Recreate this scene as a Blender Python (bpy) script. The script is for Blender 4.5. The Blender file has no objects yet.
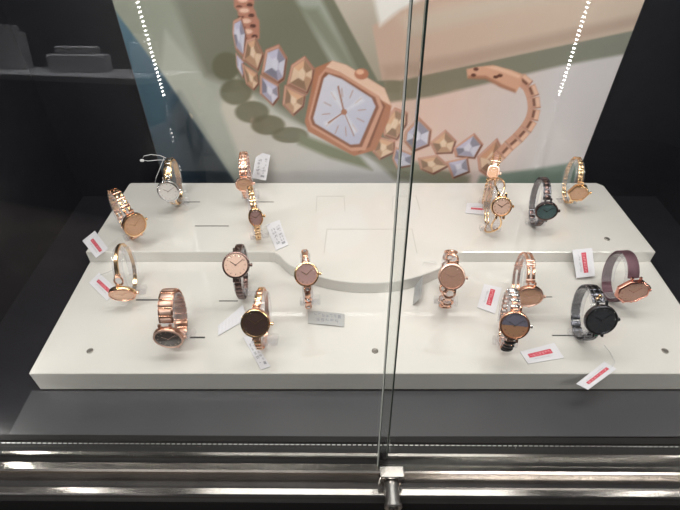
import bpy, math, random
import numpy as np
from mathutils import Vector, Matrix, Euler
random.seed(7)
C = bpy.context.scene.collection
R = math.radians

# ------------------------------------------------------------------ camera, world, light, exposure
FPX, PITCH, CH = 490.0, R(42.5), 0.34
cd = bpy.data.cameras.new('camera'); cam = bpy.data.objects.new('camera', cd); C.objects.link(cam)
cam.location = (0, 0, CH); cam.rotation_euler = (R(90) - PITCH, 0, 0)
cd.sensor_fit = 'HORIZONTAL'; cd.sensor_width = 36; cd.lens = 36 * FPX / 680; cd.clip_start = 0.01; cd.clip_end = 50
bpy.context.scene.camera = cam
sc = bpy.context.scene
sc.view_settings.view_transform = 'Standard'; sc.view_settings.look = 'None'
sc.cycles.transparent_max_bounces = 48; sc.view_settings.exposure = 0.0; sc.view_settings.gamma = 1; sc.view_settings.use_curve_mapping = False
w = bpy.data.worlds.new('world'); sc.world = w; w.use_nodes = True
w.node_tree.nodes['Background'].inputs[0].default_value = (0.9, 0.92, 1.0, 1)
w.node_tree.nodes['Background'].inputs[1].default_value = 0.05

def area(name, loc, rot, sx, sy, power, col):
    l = bpy.data.lights.new(name, 'AREA'); l.shape = 'RECTANGLE'; l.size = sx; l.size_y = sy
    l.energy = power; l.color = col
    o = bpy.data.objects.new(name, l); C.objects.link(o); o.location = loc; o.rotation_euler = rot
    return o
area('case_top_light_front', (0.035, 0.263, 0.506), (R(14), 0, 0), 0.56, 0.010, 1.45, (1, 0.97, 0.93))
area('case_top_fill', (0.035, 0.37, 0.512), (R(26), 0, 0), 0.56, 0.16, 1.6, (1, 0.97, 0.93))  # added fill that brightens the poster, widened so it leaves no streak
area('shop_light_near', (-0.7, -0.6, 1.9), (R(-14), 0, 0), 1.2, 0.3, 30, (1, 0.96, 0.9))
area('shop_light_far', (1.1, -1.3, 1.9), (R(-14), 0, 0), 1.2, 0.3, 30, (1, 0.96, 0.9))
area('counter_fill_light', (-1.9, -3.2, 1.9), (0, 0, 0), 1.6, 0.8, 40, (0.95, 0.97, 1)).data.spread = R(75)  # added lamp, narrowed to the counter so its mirror image shows

# ------------------------------------------------------------------ helpers
def at(u, v, z):
    """point of the photo on the horizontal plane z"""
    x = (u - 340) / FPX; y = (255 - v) / FPX
    d = Vector((x, math.cos(PITCH) + y * math.sin(PITCH), -math.sin(PITCH) + y * math.cos(PITCH)))
    return d * ((z - CH) / d.z) + Vector((0, 0, CH))

def mat(name, col, rough=0.4, metal=0.0, spec=0.5, coat=0.0, coat_r=0.03, noise=None, bump=None, emit=0.0):
    m = bpy.data.materials.new(name); m.use_nodes = True
    nt = m.node_tree; b = nt.nodes['Principled BSDF']
    b.inputs['Base Color'].default_value = (*col, 1); b.inputs['Roughness'].default_value = rough
    b.inputs['Metallic'].default_value = metal; b.inputs['Specular IOR Level'].default_value = spec
    b.inputs['Coat Weight'].default_value = coat; b.inputs['Coat Roughness'].default_value = coat_r
    if emit:
        b.inputs['Emission Color'].default_value = (*col, 1); b.inputs['Emission Strength'].default_value = emit
    if noise:
        sc_, amt = noise
        tc = nt.nodes.new('ShaderNodeTexCoord'); n = nt.nodes.new('ShaderNodeTexNoise'); n.inputs['Scale'].default_value = sc_
        n.inputs['Detail'].default_value = 4
        r = nt.nodes.new('ShaderNodeValToRGB')
        r.color_ramp.elements[0].color = (*[c * (1 - amt) for c in col], 1); r.color_ramp.elements[0].position = 0.3
        r.color_ramp.elements[1].color = (*[min(1, c * (1 + amt)) for c in col], 1); r.color_ramp.elements[1].position = 0.7
        nt.links.new(tc.outputs['Object'], n.inputs['Vector']); nt.links.new(n.outputs['Fac'], r.inputs[0])
        nt.links.new(r.outputs[0], b.inputs['Base Color'])
    if bump:
        sc_, st = bump
        tc = nt.nodes.new('ShaderNodeTexCoord'); n = nt.nodes.new('ShaderNodeTexNoise'); n.inputs['Scale'].default_value = sc_
        bp = nt.nodes.new('ShaderNodeBump'); bp.inputs['Strength'].default_value = st; bp.inputs['Distance'].default_value = 0.0006
        nt.links.new(tc.outputs['Object'], n.inputs['Vector']); nt.links.new(n.outputs['Fac'], bp.inputs['Height'])
        nt.links.new(bp.outputs[0], b.inputs['Normal'])
    return m

def clear_mat(name, tint=(0.97, 0.98, 0.97), ior=1.45, rough=0.02, milk=0.0):
    m = bpy.data.materials.new(name); m.use_nodes = True; nt = m.node_tree
    nt.nodes.remove(nt.nodes['Principled BSDF']); out = nt.nodes['Material Output']
    t = nt.nodes.new('ShaderNodeBsdfTransparent'); t.inputs[0].default_value = (*tint, 1)
    g = nt.nodes.new('ShaderNodeBsdfGlossy'); g.inputs['Roughness'].default_value = rough
    ge = nt.nodes.new('ShaderNodeNewGeometry'); prev = None
    def mth(op, a, b=None):      # reflectance r0 + (1 - r0) (1 - |cos|)^5, the same on both faces of a sheet
        k = nt.nodes.new('ShaderNodeMath'); k.operation = op
        for i, q in enumerate((a, b)):
            if q is None: continue
            if isinstance(q, (int, float)): k.inputs[i].default_value = q
            else: nt.links.new(q, k.inputs[i])
        return k.outputs[0]
    dt = nt.nodes.new('ShaderNodeVectorMath'); dt.operation = 'DOT_PRODUCT'
    nt.links.new(ge.outputs['Normal'], dt.inputs[0]); nt.links.new(ge.outputs['Incoming'], dt.inputs[1])
    r0 = ((ior - 1) / (ior + 1)) ** 2
    fac = mth('ADD', mth('MULTIPLY', mth('POWER', mth('SUBTRACT', 1.0, mth('ABSOLUTE', dt.outputs['Value'])), 5.0), 1 - r0), r0)
    mx = nt.nodes.new('ShaderNodeMixShader')
    nt.links.new(fac, mx.inputs[0]); nt.links.new(t.outputs[0], mx.inputs[1]); nt.links.new(g.outputs[0], mx.inputs[2])
    last = mx
    if milk:
        d = nt.nodes.new('ShaderNodeBsdfDiffuse'); d.inputs[0].default_value = (0.85, 0.84, 0.86, 1)
        m2 = nt.nodes.new('ShaderNodeMixShader'); m2.inputs[0].default_value = milk
        nt.links.new(mx.outputs[0], m2.inputs[1]); nt.links.new(d.outputs[0], m2.inputs[2]); last = m2
    nt.links.new(last.outputs[0], out.inputs[0])
    return m

class MB:
    def __init__(s): s.v = []; s.f = []; s.m = []
    def add(s, vs, fs, mi=0):
        n = len(s.v); s.v += [tuple(p) for p in vs]
        for q in fs: s.f.append(tuple(i + n for i in q)); s.m.append(mi)
    def box(s, lo, hi, mi=0, ch=0.0):
        c = [(lo[i] + hi[i]) / 2 for i in range(3)]; h = [(hi[i] - lo[i]) / 2 for i in range(3)]
        s.slab(Fr(c), h[0], h[1], -h[2], h[2], mi, ch)
    def slab(s, fr, hx, hy, z0, z1, mi=0, ch=0.0):
        ol = [(-hx, -hy), (hx, -hy), (hx, hy), (-hx, hy)]
        if ch:
            k = ch * 0.7
            ol = [(-hx + k, -hy), (hx - k, -hy), (hx, -hy + k), (hx, hy - k), (hx - k, hy), (-hx + k, hy), (-hx, hy - k), (-hx, -hy + k)]
            lay = [(-ch, z0), (0, z0 + ch), (0, z1 - ch), (-ch, z1)]
        else: lay = [(0, z0), (0, z1)]
        s.loft(fr, ol, lay, mi)
    def loft(s, fr, ol, layers, mi=0, caps=(True, True), mis=None):
        """rings of the outline: layer = (outward offset, height)"""
        n = len(ol); rx = max(abs(p[0]) for p in ol); ry = max(abs(p[1]) for p in ol); vs = []
        for off, z in layers:
            sx = max(0, (rx + off) / rx); sy = max(0, (ry + off) / ry)
            vs += [fr.p(p[0] * sx, p[1] * sy, z) for p in ol]
        for k in range(len(layers) - 1):
            s.add([], [])
        base = len(s.v); s.v += [tuple(p) for p in vs]
        for k in range(len(layers) - 1):
            for i in range(n):
                j = (i + 1) % n
                s.f.append((base + k * n + i, base + k * n + j, base + (k + 1) * n + j, base + (k + 1) * n + i)); s.m.append(mis[k] if mis else mi)
        if caps[0]: s.f.append(tuple(base + i for i in range(n))[::-1]); s.m.append(mis[0] if mis else mi)
        if caps[1]: s.f.append(tuple(base + (len(layers) - 1) * n + i for i in range(n))); s.m.append(mis[-1] if mis else mi)
    def tube(s, pts, r, mi=0, n=8, closed=False, rx=None):
        pts = [Vector(p) for p in pts]; N = len(pts); base = len(s.v)
        for i, p in enumerate(pts):
            a = pts[(i - 1) % N] if (closed or i > 0) else p; b = pts[(i + 1) % N] if (closed or i < N - 1) else p
            t = (b - a).normalized()
            ref = Vector((0, 0, 1)) if abs(t.z) < 0.9 else Vector((1, 0, 0))
            x = t.cross(ref).normalized(); y = x.cross(t)
            rr = r[i] if isinstance(r, (list, tuple)) else r
            for k in range(n):
                an = 2 * math.pi * k / n
                s.v.append(tuple(p + x * rr * math.cos(an) + y * rr * math.sin(an)))
        for i in range(N if closed else N - 1):
            j = (i + 1) % N
            for k in range(n):
                l = (k + 1) % n
                s.f.append((base + i * n + k, base + i * n + l, base + j * n + l, base + j * n + k)); s.m.append(mi)
        if not closed:
            s.f.append(tuple(base + k for k in range(n))[::-1]); s.m.append(mi)
            s.f.append(tuple(base + (N - 1) * n + k for k in range(n))); s.m.append(mi)
    def ball(s, fr, rx, ry, rz, mi=0, n=10, m=6):
        lay = []
        base = len(s.v)
        for i in range(m + 1):
            th = -math.pi / 2 + math.pi * i / m
            for k in range(n):
                a = 2 * math.pi * k / n
                s.v.append(tuple(fr.p(rx * math.cos(th) * math.cos(a), ry * math.cos(th) * math.sin(a), rz * math.sin(th))))
        for i in range(m):
            for k in range(n):
                l = (k + 1) % n
                s.f.append((base + i * n + k, base + i * n + l, base + (i + 1) * n + l, base + (i + 1) * n + k)); s.m.append(mi)
    def build(s, name, mats, parent=None, smooth=None):
        me = bpy.data.meshes.new(name); me.from_pydata(s.v, [], s.f)
        if not isinstance(mats, (list, tuple)): mats = [mats]
        for m in mats: me.materials.append(m)
        me.polygons.foreach_set('material_index', s.m)
        me.update()
        if smooth:
            me.polygons.foreach_set('use_smooth', [True] * len(me.polygons)); me.set_sharp_from_angle(angle=R(smooth))
        o = bpy.data.objects.new(name, me); C.objects.link(o)
        if parent: o.parent = parent
        return o

class Fr:
    def __init__(s, o=(0, 0, 0), x=(1, 0, 0), y=(0, 1, 0), z=(0, 0, 1)):
        s.o = Vector(o); s.x = Vector(x); s.y = Vector(y); s.z = Vector(z)
    def p(s, a, b, c): return s.o + s.x * a + s.y * b + s.z * c

def tag(o, label=None, cat=None, group=None, kind=None):
    if label: o['label'] = label
    if cat: o['category'] = cat
    if group: o['group'] = group
    if kind: o['kind'] = kind
    return o
def empty(name, loc, rot=(0, 0, 0)):
    o = bpy.data.objects.new(name, None); C.objects.link(o); o.location = loc; o.rotation_euler = rot
    o.empty_display_size = 0.01
    return o

# ------------------------------------------------------------------ materials
M = dict(
    afoot=clear_mat('acrylic_foot', (0.985, 0.985, 0.99), 1.49, 0.03, milk=0.03),
    white=mat('white_lacquer', (0.65, 0.625, 0.595), 0.3, coat=1.0, coat_r=0.008),
    groove=mat('seam_grey', (0.46, 0.44, 0.41), 0.5),
    slot=mat('dark_slot', (0.05, 0.05, 0.05), 0.5),
    cap=mat('grey_cap', (0.25, 0.23, 0.21), 0.35, metal=0.6),
    black=mat('black_laminate', (0.013, 0.013, 0.017), 0.32, noise=(90, 0.12), spec=0.4),
    greyfl=mat('charcoal_panel', (0.046, 0.046, 0.052), 0.4, noise=(30, 0.08)),
    shopfl=mat('shop_floor_beige', (0.15, 0.12, 0.10), 0.4, noise=(3, 0.3)),
    chrome=mat('polished_chrome', (0.62, 0.58, 0.54), 0.16, metal=1, noise=(40, 0.12)),
    alu=mat('dull_aluminium', (0.22, 0.21, 0.20), 0.32, metal=1),
    edge=mat('glass_edge', (0.62, 0.65, 0.62), 0.25), edged=mat('glass_edge_dark', (0.03, 0.045, 0.04), 0.2), track=mat('dark_anodised', (0.010, 0.010, 0.011), 0.5, metal=0.0, spec=0.25), steel=mat('brushed_steel', (0.66, 0.64, 0.62), 0.32, metal=1),
    rose=mat('rose_gold', (0.80, 0.47, 0.34), 0.24, metal=1, bump=(900, 0.15)),
    gold=mat('warm_gold', (0.86, 0.58, 0.33), 0.2, metal=1, bump=(900, 0.15)),
    pale=mat('pale_rose_gold', (0.86, 0.58, 0.48), 0.34, metal=1),
    silver=mat('silver_steel', (0.72, 0.72, 0.74), 0.2, metal=1),
    gun=mat('gunmetal', (0.13, 0.13, 0.15), 0.25, metal=1),
    brown=mat('brown_steel', (0.17, 0.11, 0.10), 0.25, metal=1),
    mauve=mat('mauve_mesh', (0.16, 0.085, 0.105), 0.42, metal=0.6, bump=(2500, 0.6)),
    clay=mat('copper_rose', (0.68, 0.32, 0.25), 0.2, metal=1),
    d_champ=mat('dial_champagne', (0.72, 0.43, 0.28), 0.35, metal=0.4),
    d_peach=mat('dial_peach', (0.80, 0.55, 0.45), 0.3, metal=0.3),
    d_white=mat('dial_white', (0.78, 0.74, 0.72), 0.35),
    d_brown=mat('dial_dark_brown', (0.055, 0.032, 0.028), 0.25),
    d_mauve=mat('dial_mauve', (0.42, 0.26, 0.25), 0.3, metal=0.3),
    d_rose=mat('dial_rose_brown', (0.50, 0.29, 0.22), 0.3, metal=0.4),
    d_teal=mat('dial_teal', (0.085, 0.15, 0.155), 0.25, metal=0.3),
    d_black=mat('dial_charcoal', (0.035, 0.038, 0.045), 0.25),
    d_blue=mat('dial_slate_blue', (0.19, 0.18, 0.24), 0.25, metal=0.3),
    d_bronze=mat('dial_bronze', (0.46, 0.25, 0.15), 0.3, metal=0.3),
    gem=mat('clear_gem', (0.80, 0.80, 0.83), 0.06, metal=0.75),
    onyx=mat('black_enamel', (0.015, 0.015, 0.018), 0.08),
    green=mat('green_gem', (0.03, 0.20, 0.12), 0.1),
    paper=mat('tag_paper', (0.66, 0.65, 0.69), 0.35),
    paperg=mat('grey_tag_paper', (0.42, 0.42, 0.42), 0.4),
    red=mat('tag_red', (0.55, 0.055, 0.09), 0.4),
    ink=mat('tag_ink', (0.30, 0.30, 0.33), 0.5),
    pink=mat('tag_letter', (0.80, 0.42, 0.45), 0.5),
    thread=mat('clear_thread', (0.60, 0.60, 0.62), 0.3),
    acryl=clear_mat('acrylic', (0.975, 0.975, 0.985), 1.49, 0.03, milk=0.09),
    crystal=clear_mat('watch_crystal', (0.98, 0.98, 0.98), 1.28, 0.03),
    glass=clear_mat('pane_glass', (0.965, 0.975, 0.97), 1.45, 0.0),
    led=mat('led_diode', (1, 0.98, 0.94), emit=70),
    ctop=mat('counter_white', (0.5, 0.49, 0.5), 0.4),
    cdark=mat('counter_dark', (0.05, 0.045, 0.05), 0.4),
    purple=mat('shop_lamp_violet', (0.5, 0.4, 0.9), emit=3),
)

M['white'].node_tree.nodes['Principled BSDF'].inputs['Coat IOR'].default_value = 1.75
M['brown2'] = mat('rose_brown_steel', (0.52, 0.29, 0.21), 0.3, metal=1)
M['satin'] = mat('satin_rose_gold', (0.80, 0.55, 0.46), 0.5, metal=0.85)
# ------------------------------------------------------------------ the case itself
XL, XR = -0.325, 0.40
def struct(name, lo, hi, m, ch=0):
    b = MB(); b.box(lo, hi, 0, ch); return tag(b.build(name, m), kind='structure')
FZ = -0.0243
struct('floor', (XL, 0.1865, FZ - 0.01), (XR, 0.53, FZ), M['black'])
struct('trim_1', (-0.260, 0.1868, FZ), (0.322, 0.2275, FZ + 0.0006), M['greyfl'])
struct('wall_back', (XL, 0.508, FZ), (XR, 0.53, 0.53), M['black'])
LEAN = 0.162                      # the front of the case leans back by this much per metre of height
def side_wall(name, x0, x1):
    b = MB(); pr = [(0.180, FZ - 0.01), (0.53, FZ - 0.01), (0.53, 0.53), (0.180 + LEAN * 0.55, 0.53)]
    b.add([(x0, y, z) for y, z in pr] + [(x1, y, z) for y, z in pr], [(i, (i + 1) % 4, 4 + (i + 1) % 4, 4 + i) for i in range(4)] + [(3, 2, 1, 0), (4, 5, 6, 7)])
    tag(b.build(name, M['black']), kind='structure')
side_wall('wall_left', XL - 0.02, XL); side_wall('wall_right', XR, XR + 0.02)
struct('ceiling', (XL - 0.02, 0.250, 0.53), (XR + 0.02, 0.53, 0.55), M['black'])

# shop floor and cabinet body under the case, seen only as reflections
struct('floor_shop', (-4, -6, -0.96), (4, 2, -0.95), M['shopfl'])
struct('trim_2', (-0.9, 0.13, -0.95), (1.0, 0.53, -0.064), M['track'])

# ------------------------------------------------------------------ backdrop poster
PX0, PX1, PY, PZ0, PZ1 = -0.2108, 0.2822, 0.4942, -0.0235, 0.40
def paint(U, V):
    """printed picture: colours (sRGB) as a function of picture position"""
    col = np.zeros(U.shape + (3,))
    def mixc(c, a):
        nonlocal col
        c = np.array(c, float) / 255 if not isinstance(c, np.ndarray) else c
        col = col * (1 - a[..., None]) + c * a[..., None]
    def poly(pts, soft=0.8):
        P = np.array(pts, float); n = len(P); inside = np.zeros(U.shape, bool); d = np.full(U.shape, 1e9)
        for i in range(n):
            x0, y0 = P[i]; x1, y1 = P[(i + 1) % n]
            c = ((y0 > V) != (y1 > V)) & (U < (x1 - x0) * (V - y0) / (y1 - y0 + 1e-12) + x0); inside ^= c
            t = np.clip(((U - x0) * (x1 - x0) + (V - y0) * (y1 - y0)) / ((x1 - x0) ** 2 + (y1 - y0) ** 2 + 1e-9), 0, 1)
            d = np.minimum(d, np.hypot(U - x0 - t * (x1 - x0), V - y0 - t * (y1 - y0)))
        sd = np.where(inside, d, -d)
        return np.clip(0.5 + sd / (2 * soft), 0, 1)
    def blob(x, y, rx, ry, soft=0.25):
        r = np.sqrt(((U - x) / rx) ** 2 + ((V - y) / ry) ** 2); return np.clip((1 - r) / soft + 0.5, 0, 1)
    def grad(c0, c1, x0, y0, x1, y1):
        t = np.clip(((U - x0) * (x1 - x0) + (V - y0) * (y1 - y0)) / ((x1 - x0) ** 2 + (y1 - y0) ** 2), 0, 1)[..., None]
        return (np.array(c0) * (1 - t) + np.array(c1) * t) / 255
    col[:] = grad((150, 154, 140), (184, 184, 178), 150, 20, 260, 180)
    # green cloth upper middle, running down right
    mixc(grad((132, 133, 122), (112, 112, 96), 150, 0, 260, 60), poly([(150, -120), (360, -120), (420, 110), (400, 190), (330, 150), (268, 100), (205, 75), (165, -20)], 5))
    mixc(grad((150, 156, 144), (170, 170, 160), 240, 0, 400, 130), poly([(262, -60), (292, -60), (372, 100), (352, 100)], 3))
    mixc((96, 98, 76), poly([(300, 8), (318, 8), (372, 92), (345, 70)], 4) * 0.5)
    # pale plate under the watch
    mixc(grad((196, 190, 178), (186, 184, 186), 240, 90, 330, 190), poly([(236, 76), (262, 108), (300, 125), (420, 180), (520, 200), (250, 200), (210, 125)], 3))
    mixc(grad((176, 178, 168), (158, 162, 154), 190, 70, 240, 170), poly([(165, 30), (214, 92), (252, 190), (236, 190), (160, 78)], 3))
    # blue corner
    mixc(grad((84, 112, 128), (34, 48, 60), 125, 30, 190, 180), poly([(90, -60), (113, 8), (164, 76), (240, 190), (60, 190)], 1.5))
    mixc((22, 34, 42), poly([(178, 95), (236, 190), (196, 190), (172, 120)], 7) * 0.55)
    mixc((60, 92, 108), poly([(140, 60), (160, 90), (168, 120), (150, 130)], 6) * 0.5)
    # right field under the block
    field = poly([(385, 70), (640, 20), (660, 200), (480, 200), (430, 170), (392, 150)], 2)
    mixc(grad((212, 180, 168), (206, 200, 202), 430, 100, 545, 130), field)
    mixc(grad((122, 114, 94), (128, 130, 118), 400, 90, 600, 60), poly([(385, 78), (400, 80), (660, 22), (660, 48), (560, 66), (430, 97), (384, 103)], 2))
    # shadow of the bracelet printed on the plate
    for x, y, rx, ry in [(226, 66, 14, 14), (236, 92, 16, 13), (252, 112, 17, 11), (268, 125, 17, 10), (290, 135, 18, 8)]:
        mixc((98, 96, 76), blob(x, y, rx, ry, 0.22) * 0.85)
    mixc((118, 122, 100), poly([(300, 133), (312, 138), (360, 156), (372, 170), (330, 158), (298, 144)], 2.5))
    mixc((122, 122, 104), poly([(372, 158), (400, 158), (470, 176), (470, 190), (395, 180)], 3) * 0.85)
    mixc(grad((128, 140, 130), (118, 136, 126), 470, 170, 590, 180), poly([(480, 176), (540, 168), (600, 158), (640, 158), (640, 200), (470, 200)], 2))
    # stone block
    mixc(grad((186, 176, 164), (158, 148, 132), 340, 0, 380, 80), poly([(318, -80), (334, 0), (378, 81), (392, 80), (384, 20), (375, -80)], 1.2))
    mixc(grad((190, 162, 146), (204, 184, 168), 400, 70, 600, 10), poly([(372, 26), (424, -6), (470, -80), (690, -120), (650, 27), (560, 46), (455, 68), (400, 79), (382, 80)], 1.2))
    mixc((224, 220, 216), poly([(370, -80), (470, -80), (428, -4), (400, 10), (380, 26), (374, 0)], 3))
    mixc((196, 184, 170), poly([(400, 18), (520, -8), (640, -30), (640, -14), (520, 8), (410, 36)], 6) * 0.6)
    mixc((150, 124, 110), poly([(382, 66), (455, 55), (640, 14), (640, 26), (455, 68), (384, 80)], 4) * 0.4)
    # bracelet links, left of the watch
    RG, RD, RL = (176, 122, 104), (88, 54, 44), (226, 186, 166)
    def link(pts, inner, hi):
        P = np.array(pts, float); c = P.mean(0); P = c + (P - c) * (1.14 if c[0] > 400 else 1.04); k = lambda q: tuple(v * q for v in inner)
        mixc(RG, poly(P, 0.7)); mixc(RD, poly(c + (P - c) * 0.90 + [0.6, 0.8], 0.6) * 0.75); mixc(RL, poly(c + (P - c) * 0.90 - [0.5, 0.6], 0.6) * 0.5)
        Q = c + (P - c) * 0.78; mixc(inner, poly(Q, 0.6))
        for i in range(len(Q)):      # facets of the cut stone
            a, b_ = Q[i], Q[(i + 1) % len(Q)]; mixc([k(1.12), k(0.72), hi, k(0.90), k(0.62), hi][i % 6], poly([a, b_, c + (b_ - c) * .35, c + (a - c) * .35], 0.6) * 0.75)
        mixc(hi, poly(c + (P - c) * [0.26, 0.34] + [-.6, -.6], 0.8) * 0.9)
    cx = lambda L: [(x / 2.833 + 220, y / 2.833) for x, y in L]
    dx = lambda L: [(x / 2.833 + 380, y / 2.833) for x, y in L]
    lav, lavh, amb, ambh = (172, 168, 190), (210, 208, 222), (190, 150, 122), (222, 196, 172)
    mixc(RG, poly(cx([(28, -200), (92, -200), (95, 30), (112, 60), (112, 110), (78, 112), (62, 45), (40, 20)]), 1))
    for k in range(8):
        x, y = 250 - (7 - k) * 1.6, 34 - (7 - k) * 10.5
        mixc(RG, blob(x, y, 9, 6.5)); mixc(RL, blob(x - 2.5, y - 2.5, 5, 2.4, 0.5)); mixc(RD, blob(x + 4.5, y + 2.5, 3, 2, 0.5)); mixc(RD, blob(x - 6, y + 4, 3.4, 1.1, 0.5) * .8)
    link(cx([(38, 60), (60, 48), (74, 95), (68, 165), (45, 140), (36, 95)]), lav, lavh)
    link(cx([(45, 150), (68, 175), (66, 222), (48, 190)]), lav, lavh)
    link(cx([(75, 115), (100, 105), (124, 155), (108, 202), (65, 170)]), amb, ambh)
    link(cx([(62, 180), (106, 208), (110, 238), (96, 256), (75, 238)]), amb, ambh)
    link(cx([(130, 142), (167, 127), (190, 165), (182, 225), (165, 238), (118, 208)]), lav, lavh)
    link(cx([(114, 212), (166, 242), (168, 277), (150, 300), (114, 265)]), lav, lavh)
    link(cx([(203, 185), (240, 160), (267, 195), (264, 225), (247, 267), (190, 240)]), amb, ambh)
    link(cx([(184, 242), (242, 270), (237, 302), (208, 328), (178, 296)]), amb, ambh)
    # right of the watch
    link(dx([(8, 350), (42, 306), (78, 320), (76, 352), (48, 398), (12, 385)]), amb, ambh)
    link(dx([(-12, 385), (42, 400), (42, 432), (0, 452), (-20, 430)]), amb, ambh)
    link(dx([(75, 375), (110, 338), (142, 370), (137, 410), (95, 427), (72, 400)]), lav, lavh)
    link(dx([(45, 420), (92, 440), (90, 468), (50, 475), (38, 450)]), lav, lavh)
    link(dx([(146, 405), (185, 372), (213, 400), (203, 432), (160, 434)]), amb, ambh)
    link(dx([(112, 450), (160, 442), (192, 470), (150, 492), (118, 478)]), amb, ambh)
    link(dx([(212, 420), (265, 382), (288, 410), (267, 447), (218, 442)]), lav, lavh)
    link(dx([(192, 460), (246, 448), (252, 486), (208, 503)]), lav, lavh)
    link(dx([(280, 445), (330, 398), (347, 430), (332, 455), (318, 505), (284, 480)]), (180, 132, 104), ambh)
    # chain end and clasp
    path = np.array(dx([(396, 222), (424, 246), (437, 285), (437, 325), (420, 358), (394, 388), (366, 412), (340, 440), (318, 462)]))
    seg = np.concatenate([[0], np.cumsum(np.hypot(*(path[1:] - path[:-1]).T))]); NL = 9
    for k in range(NL):
        ta, tb = (k + .02) / NL * seg[-1], (k + .98) / NL * seg[-1]
        A = np.array([np.interp(ta, seg, path[:, 0]), np.interp(ta, seg, path[:, 1])]); B = np.array([np.interp(tb, seg, path[:, 0]), np.interp(tb, seg, path[:, 1])])
        t = (B - A) / (np.hypot(*(B - A)) + 1e-9); nn = np.array([-t[1], t[0]]); wd = 6.6 - .10 * k
        mixc((196, 146, 124), poly([A + nn * wd, B + nn * wd, B - nn * wd, A - nn * wd], 0.7))
        mixc((228, 186, 162), poly([A + t - nn * wd * .9, B - t * .6 - nn * wd * .9, B - t * .6 - nn * wd * .35, A + t - nn * wd * .35], 0.6) * 0.85)
        mixc((104, 64, 50), poly([A + t * 1.4 + nn * wd * .15, B - t * 2.0 + nn * wd * .15, B - t * 2.0 - nn * wd * .25, A + t * 1.4 - nn * wd * .25], 0.6) * 0.9)
        mixc((150, 102, 84), poly([B - t * .7 + nn * wd, B + t * .5 + nn * wd, B + t * .5 - nn * wd, B - t * .7 - nn * wd], 0.5) * 0.8)
    mixc((208, 158, 132), poly(dx([(245, 196), (272, 190), (320, 184), (372, 198), (403, 210), (402, 232), (386, 262), (345, 246), (300, 222), (248, 222)])))
    mixc((232, 192, 168), poly(dx([(300, 190), (330, 188), (372, 202), (398, 214), (394, 222), (340, 202)]), 1) * 0.7)
    mixc((150, 100, 78), poly(dx([(250, 214), (300, 214), (350, 240), (384, 254), (384, 264), (340, 248), (300, 226), (248, 224)]), 1) * 0.7)
    for x, y in [(265, 213), (272, 196), (328, 218), (340, 214)]:
        mixc((96, 56, 44), blob(x / 2.833 + 380, y / 2.833, 2.6, 1.7, 0.5))
    # big octagonal watch
    outer = cx([(270, 192), (318, 172), (358, 184), (466, 250), (486, 300), (478, 340), (440, 425), (380, 442), (250, 372), (240, 345)])
    mixc((168, 112, 86), poly(outer))
    mixc((222, 186, 166), poly(cx([(318, 172), (358, 184), (466, 250), (486, 300), (450, 280), (430, 262), (340, 205), (300, 190)])))
    mixc((122, 76, 58), poly(cx([(450, 275), (468, 300), (425, 415), (392, 432), (440, 340)]), 1))
    mixc((196, 146, 124), poly(cx([(300, 192), (340, 205), (450, 272), (462, 304), (412, 426), (372, 428), (258, 360), (250, 335), (280, 215)])))
    mixc((132, 84, 64), poly(cx([(298, 204), (342, 216), (440, 276), (450, 304), (402, 416), (370, 418), (262, 354), (256, 335), (288, 218)])))
    mixc(grad((204, 202, 214), (178, 178, 200), 325, 80, 360, 140), poly(cx([(308, 210), (346, 224), (430, 278), (441, 302), (395, 408), (370, 410), (270, 350), (264, 335), (294, 222)])))
    for a in range(12):
        t = a * math.pi / 6 + 0.42; s, c = math.sin(t), -math.cos(t)
        x0, y0, x1, y1 = 344 + s * 14, 112 + c * 15, 344 + s * 22, 112 + c * 24
        mixc((170, 138, 128), poly([(x0 - c * .45, y0 + s * .45), (x1 - c * .45, y1 + s * .45), (x1 + c * .45, y1 - s * .45), (x0 + c * .45, y0 - s * .45)], 0.5))
        if a % 3 == 1: mixc((226, 226, 232), poly([(344, 112), (x1 - c * 4, y1 + s * 4), (x1 + c * 1, y1 - s * 1)], 2) * 0.6)
    for (x, y), wd in [((338, 86), 0.8), ((328, 123), 0.7), ((354, 136), 0.4)]:
        L = math.hypot(x - 344, y - 112); nx, ny = -(y - 112) / L * wd, (x - 344) / L * wd
        mixc((150, 106, 88), poly([(344 - nx, 112 - ny), (x - nx, y - ny), (x + nx, y + ny), (344 + nx, 112 + ny)], 0.5))
    mixc((160, 110, 88), blob(344, 112, 3, 3))
    mixc((176, 116, 92), blob(361.5, 74, 7, 5.6)); mixc((226, 176, 148), blob(360, 72, 4, 2.6, 0.5))
    return np.clip(col, 0, 1)

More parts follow.
